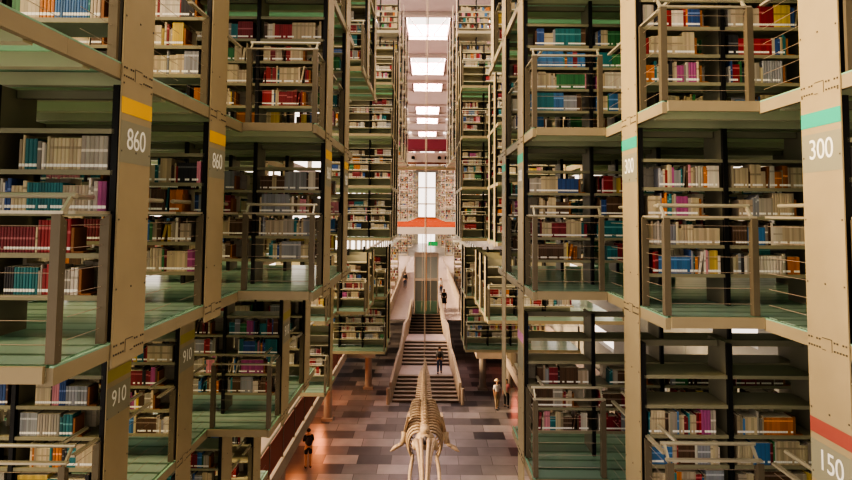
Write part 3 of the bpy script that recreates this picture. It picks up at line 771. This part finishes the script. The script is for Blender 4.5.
# ------------------------------------------------------------------ people
def skin_mesh(name, verts, edges, radii, m, levels=1, root=0):
    me = bpy.data.meshes.new('tmp'); me.from_pydata(verts, edges, [])
    o = bpy.data.objects.new('tmp', me); COL.objects.link(o)
    sm = o.modifiers.new('s', 'SKIN'); sm.use_smooth_shade = True
    for i, v in enumerate(me.skin_vertices[0].data):
        r_ = radii[i]; v.radius = (r_, r_) if isinstance(r_, (int, float)) else r_
        v.use_root = (i == root)
    ss = o.modifiers.new('d', 'SUBSURF'); ss.levels = levels; ss.render_levels = levels
    dg_ = bpy.context.evaluated_depsgraph_get(); ev = o.evaluated_get(dg_)
    out = bpy.data.meshes.new_from_object(ev); out.name = name
    bpy.data.objects.remove(o)
    out.materials.clear(); out.materials.append(MATS[m])
    for p_ in out.polygons: p_.use_smooth = True; p_.material_index = 0
    return out
def person(x, y, z, rot, label, top, bottom, hair='short', dress=False, bag=False, hat=False, h=1.68, stride=.0, arms='down', sleeves=True, shorts=False):
    t = empty('person', (x, y, z), label, 'person'); t.rotation_euler = (0, 0, rot); k_ = h/1.70; t.scale = (k_, k_, k_)
    st = stride
    V = []; E = []; Rd = []
    def add(p, r_, par=None):
        V.append(p); Rd.append(r_)
        if par is not None: E.append((par, len(V)-1))
        return len(V)-1
    pel = add((0, 0, .95), (.15, .11)); wst = add((0, 0, 1.10), (.125, .10), pel); ch = add((0, .0, 1.30), (.15, .11), wst); nk0 = add((0, 0, 1.42), (.075, .07), ch)
    nk = add((0, -.01, 1.48), .052, nk0); jaw = add((0, -.025, 1.55), (.062, .072), nk); hd = add((0, -.015, 1.62), (.074, .088), jaw); cr = add((0, 0, 1.685), (.05, .06), hd)
    add((0, -.115, 1.595), .012, hd)
    J = {}
    for sx in (-1, 1):
        sh = add((sx*.165, 0, 1.39), .058, ch)
        if arms == 'down': el = (sx*.215, .03, 1.12); wr_ = (sx*.215, -.05, .88); fd = (0, -.02, -1)
        else: el = (sx*.21, -.05, 1.13); wr_ = (sx*.08, -.26, 1.18); fd = (-sx*.4, -1, .25)
        fd = Vector(fd).normalized()
        e_ = add(el, .042, sh); w1 = add(wr_, .028, e_); pm = add(tuple(Vector(wr_) + fd*.06), (.032, .022), w1)
        base = Vector(wr_) + fd*.085; side = Vector((0, 1, 0)) if arms == 'down' else Vector((0, 0, 1))
        for fi in range(4):
            L_ = (.062, .074, .07, .055)[fi]
            a_ = add(tuple(base + side*(-.027 + .018*fi)), .009, pm); add(tuple(base + side*(-.027 + .018*fi) + fd*L_ + Vector((0, -.012, 0))), .0075, a_)
        th = Vector(wr_) + fd*.03 - side*.035
        a_ = add(tuple(th), .010, pm); add(tuple(th + fd*.045 - side*.015), .0085, a_)
        hp = add((sx*.095, 0, .88), .092, pel); kn = (sx*.10, -.02 + sx*st*.5, .49); an = (sx*.10, .02 + sx*st, .09)
        kk = add(kn, .058, hp); aa = add(an, .038, kk); he = add((an[0], an[1]-.04, .04), .036, aa); add((an[0]+sx*.015, an[1]-.16, .032), .03, he)
        J[sx] = (sh, e_, w1, hp, kk, aa)
    body = link('body', skin_mesh('body', V, E, Rd, 'skin'), t)
    # top
    V2 = [(0,0,.97), (0,0,1.10), (0,0,1.30), (0,0,1.41)]; R2 = [(.165,.125), (.145,.118), (.17,.13), (.10,.09)]; E2 = [(0,1),(1,2),(2,3)]
    for sx in (-1, 1):
        sh, e_, w1 = J[sx][:3]
        V2.append(V[sh]); R2.append(.074); E2.append((2, len(V2)-1))
        V2.append(tuple(Vector(V[sh]).lerp(Vector(V[e_]), .9))); R2.append(.056); E2.append((len(V2)-2, len(V2)-1))
        if sleeves: V2.append(tuple(Vector(V[e_]).lerp(Vector(V[w1]), .92))); R2.append(.042); E2.append((len(V2)-2, len(V2)-1))
    link('top', skin_mesh('top', V2, E2, R2, top), t)
    if dress:
        mb = MB(); mb.tube([(0,0,1.0), (0,0,.8), (0,0,.52)], [.165, .20, .25], 16); link('skirt', mb.mesh('skirt', bottom, True), t)
    else:
        V3 = [(0,0,1.0), (0,0,.9)]; R3 = [(.155,.118), (.155,.12)]; E3 = [(0,1)]
        for sx in (-1, 1):
            hp, kk, aa = J[sx][3:]
            for q_, r_ in ((V[hp], .105), (V[kk] if not shorts else tuple(Vector(V[hp]).lerp(Vector(V[kk]), .8)), .08), (tuple(Vector(V[kk]).lerp(Vector(V[aa]), .95)), .055))[:2 if shorts else 3]:
                V3.append(q_); R3.append(r_); E3.append((1 if q_ is V[hp] else len(V3)-2, len(V3)-1))
        link('trousers', skin_mesh('trousers', V3, E3, R3, bottom), t)
    for sx in (-1, 1):
        an = V[J[sx][5]]
        link('shoe', MB().ball((an[0]+sx*.008, an[1]-.07, .042), (.048, .135, .041), 10, 6).mesh('shoe', 'cloth_black', True), t)
        MB().ball((sx*.03, -.098, 1.625), .009, 8, 5).build('eye', 'black', t); MB().ball((sx*.076, 0, 1.61), (.012, .025, .032), 8, 5).build('ear', 'skin', t, smooth=True)
    MB().box(-.022, .022, -.103, -.095, 1.555, 1.563).build('mouth', 'cloth_pink', t)
    hb = MB(); hb.ball((0, .018, 1.645), (.088, .098, .085), 14, 9)
    if hair == 'long': hb.ball((0, .065, 1.52), (.085, .05, .15), 12, 8)
    hb.build('hair', 'hair', t, smooth=True)
    if hat:
        hm = MB(); hm.tube([(0,0,1.69), (0,0,1.70)], [.19, .185], 18); hm.tube([(0,0,1.701), (0,0,1.79)], [.10, .085], 16); hm.build('sun_hat', 'straw', t, smooth=True)
    if bag:
        bm_ = MB(); bm_.ball((0, .20, 1.22), (.15, .085, .20), 12, 8); bb = bm_.build('backpack', 'bag', t, smooth=True)
        for sx in (-1, 1): MB().tube([(sx*.10, .16, 1.38), (sx*.12, .0, 1.455), (sx*.11, -.14, 1.30), (sx*.12, .12, 1.12)], .016, 6).build('strap', 'bag', bb)
    return t
def at_px(px, py, h):     # point on height h seen at this pixel
    d_ = Vector(((px - 426 + cam_d.shift_x*852)/568, (240 - py + cam_d.shift_y*852)/568, -1))
    d_ = cam.matrix_world.to_3x3() @ d_
    t_ = (h - EYE)/d_.z
    return Vector((0, 0, EYE)) + d_*t_
p = at_px(308, 468, 0); person(p.x, p.y, 0, R(200), 'person in black hooded top and shorts standing below the left mezzanine', 'cloth_black', 'cloth_black', bag=True, dress=False, h=1.66, arms='front', shorts=True)
p = at_px(497, 409, 0); person(p.x, p.y, 0, R(20), 'person in white top and sun hat walking on the floor', 'cloth_white', 'cloth_khaki', hat=True, stride=.12, h=1.60, sleeves=False)
p = at_px(506.5, 407, 0); person(p.x, p.y, 0, R(-10), 'person in pink top and dark trousers beside the sun hat walker', 'cloth_pink', 'cloth_black', hair='long', stride=-.1, h=1.55, sleeves=False)
p = at_px(439.5, 373.5, 1.052); person(p.x, p.y, 1.052, R(180), 'person in dark clothes climbing the stairs, on the first landing', 'cloth_grey', 'cloth_jean', stride=.16, h=1.66, bag=True)
p = at_px(444, 309, HD(-3)); person(p.x, p.y, HD(-3) + .003, R(0), 'woman in dark dress walking on pale floor right of the lift', 'cloth_black', 'cloth_black', hair='long', dress=True, h=1.62)
p = at_px(434.5, 297, HD(-3)); person(1.45, p.y + 1.5, HD(-3) + .003, R(30), 'person in white shirt beside the lift, small and far', 'cloth_white', 'cloth_jean', h=1.6)
p = at_px(405, 288, HD(-3)); person(p.x, p.y, HD(-3) + .003, R(180), 'person in dark coat on pale floor left of the lift', 'cloth_black', 'cloth_jean', h=1.65)
# reading tables on the far upper floors
for s in (-1, 1):
    for i in range(3):
        x = s*(3.5 + .1*i); y = 50 + i*6; z = HD(-3)
        t = empty('reading_table', (x, y, z + .003), 'dark reading table on the %s upper floor, %s from the lift' % (SIDE[s], ORD[i+1]), 'table')
        MB().box(-.5, .5, -1.2, 1.2, .72, .76).build('table_top', 'darkwood', t)
        for a in (-.42, .42):
            for b_ in (-1.1, 1.1): MB().box(a-.03, a+.03, b_-.03, b_+.03, 0, .719).build('leg', 'black', t)
    t2 = empty('side_floor', (s*2.95, 45.05, HD(-3) - .05), 'dim outer reading floor on the %s of the lift' % SIDE[s], 'floor')
    MB().box(0, s*5.8, 0, 62, 0, .049).build('paving', 'concrete', t2)
    MB().box(0, s*5.8, 0, .2, -.4, -.001).build('fascia', 'parapet', t2)

# ------------------------------------------------------------------ light
w = bpy.data.worlds.new('world'); bpy.context.scene.world = w; w.use_nodes = True
bg = w.node_tree.nodes['Background']; bg.inputs['Color'].default_value = (1.0, .86, .76, 1); bg.inputs['Strength'].default_value = 2.0
nt = w.node_tree; tc = nt.nodes.new('ShaderNodeTexCoord'); dt = nt.nodes.new('ShaderNodeVectorMath'); dt.operation = 'DOT_PRODUCT'; dt.inputs[1].default_value = (-.62, .58, .53)
mr = nt.nodes.new('ShaderNodeMapRange'); mr.inputs['From Min'].default_value = -.75; mr.inputs['From Max'].default_value = .75; mr.inputs['To Min'].default_value = .36; mr.inputs['To Max'].default_value = 2.1
nt.links.new(tc.outputs['Generated'], dt.inputs[0]); nt.links.new(dt.outputs['Value'], mr.inputs['Value']); nt.links.new(mr.outputs['Result'], bg.inputs['Strength'])
def lamp(name, typ, loc, energy, col, size=1.0, sizey=None, rot=None, angle=None, r_=.1):
    l = bpy.data.lights.new(name, typ); l.energy = energy; l.color = col
    if typ == 'AREA':
        l.size = size
        if sizey: l.shape = 'RECTANGLE'; l.size_y = sizey
    elif typ == 'SUN': l.angle = angle
    else: l.shadow_soft_size = r_
    o = bpy.data.objects.new(name, l); COL.objects.link(o); o.location = loc
    if rot: o.rotation_euler = rot
    return o
sd = Vector((.86, .16, -.42)).normalized()
lamp('sun', 'SUN', (0, 0, 30), 7.4, (1.0, .74, .42), angle=R(20), rot=sd.to_track_quat('-Z', 'Y').to_euler())
for y in (16, 22, 28, 34): lamp('ground_lamp', 'POINT', (-6.2, y, 2.4), 130, (1.0, .32, .12), r_=.15)
for y in (40,): lamp('ground_lamp', 'POINT', (6.2, y, 2.4), 60, (1.0, .25, .15), r_=.15)
for (a, b_) in lights[:6]:
    lamp('skylight_lamp', 'AREA', (0, (a + b_)/2*U, ZC + 1.3), 3300 * (b_ - a)/10, (1.0, .74, .71), size=3.7, sizey=(b_ - a)*U*.9)
vs = bpy.context.scene.view_settings
vs.view_transform = 'AgX'; vs.look = 'AgX - High Contrast'; vs.exposure = 0.22
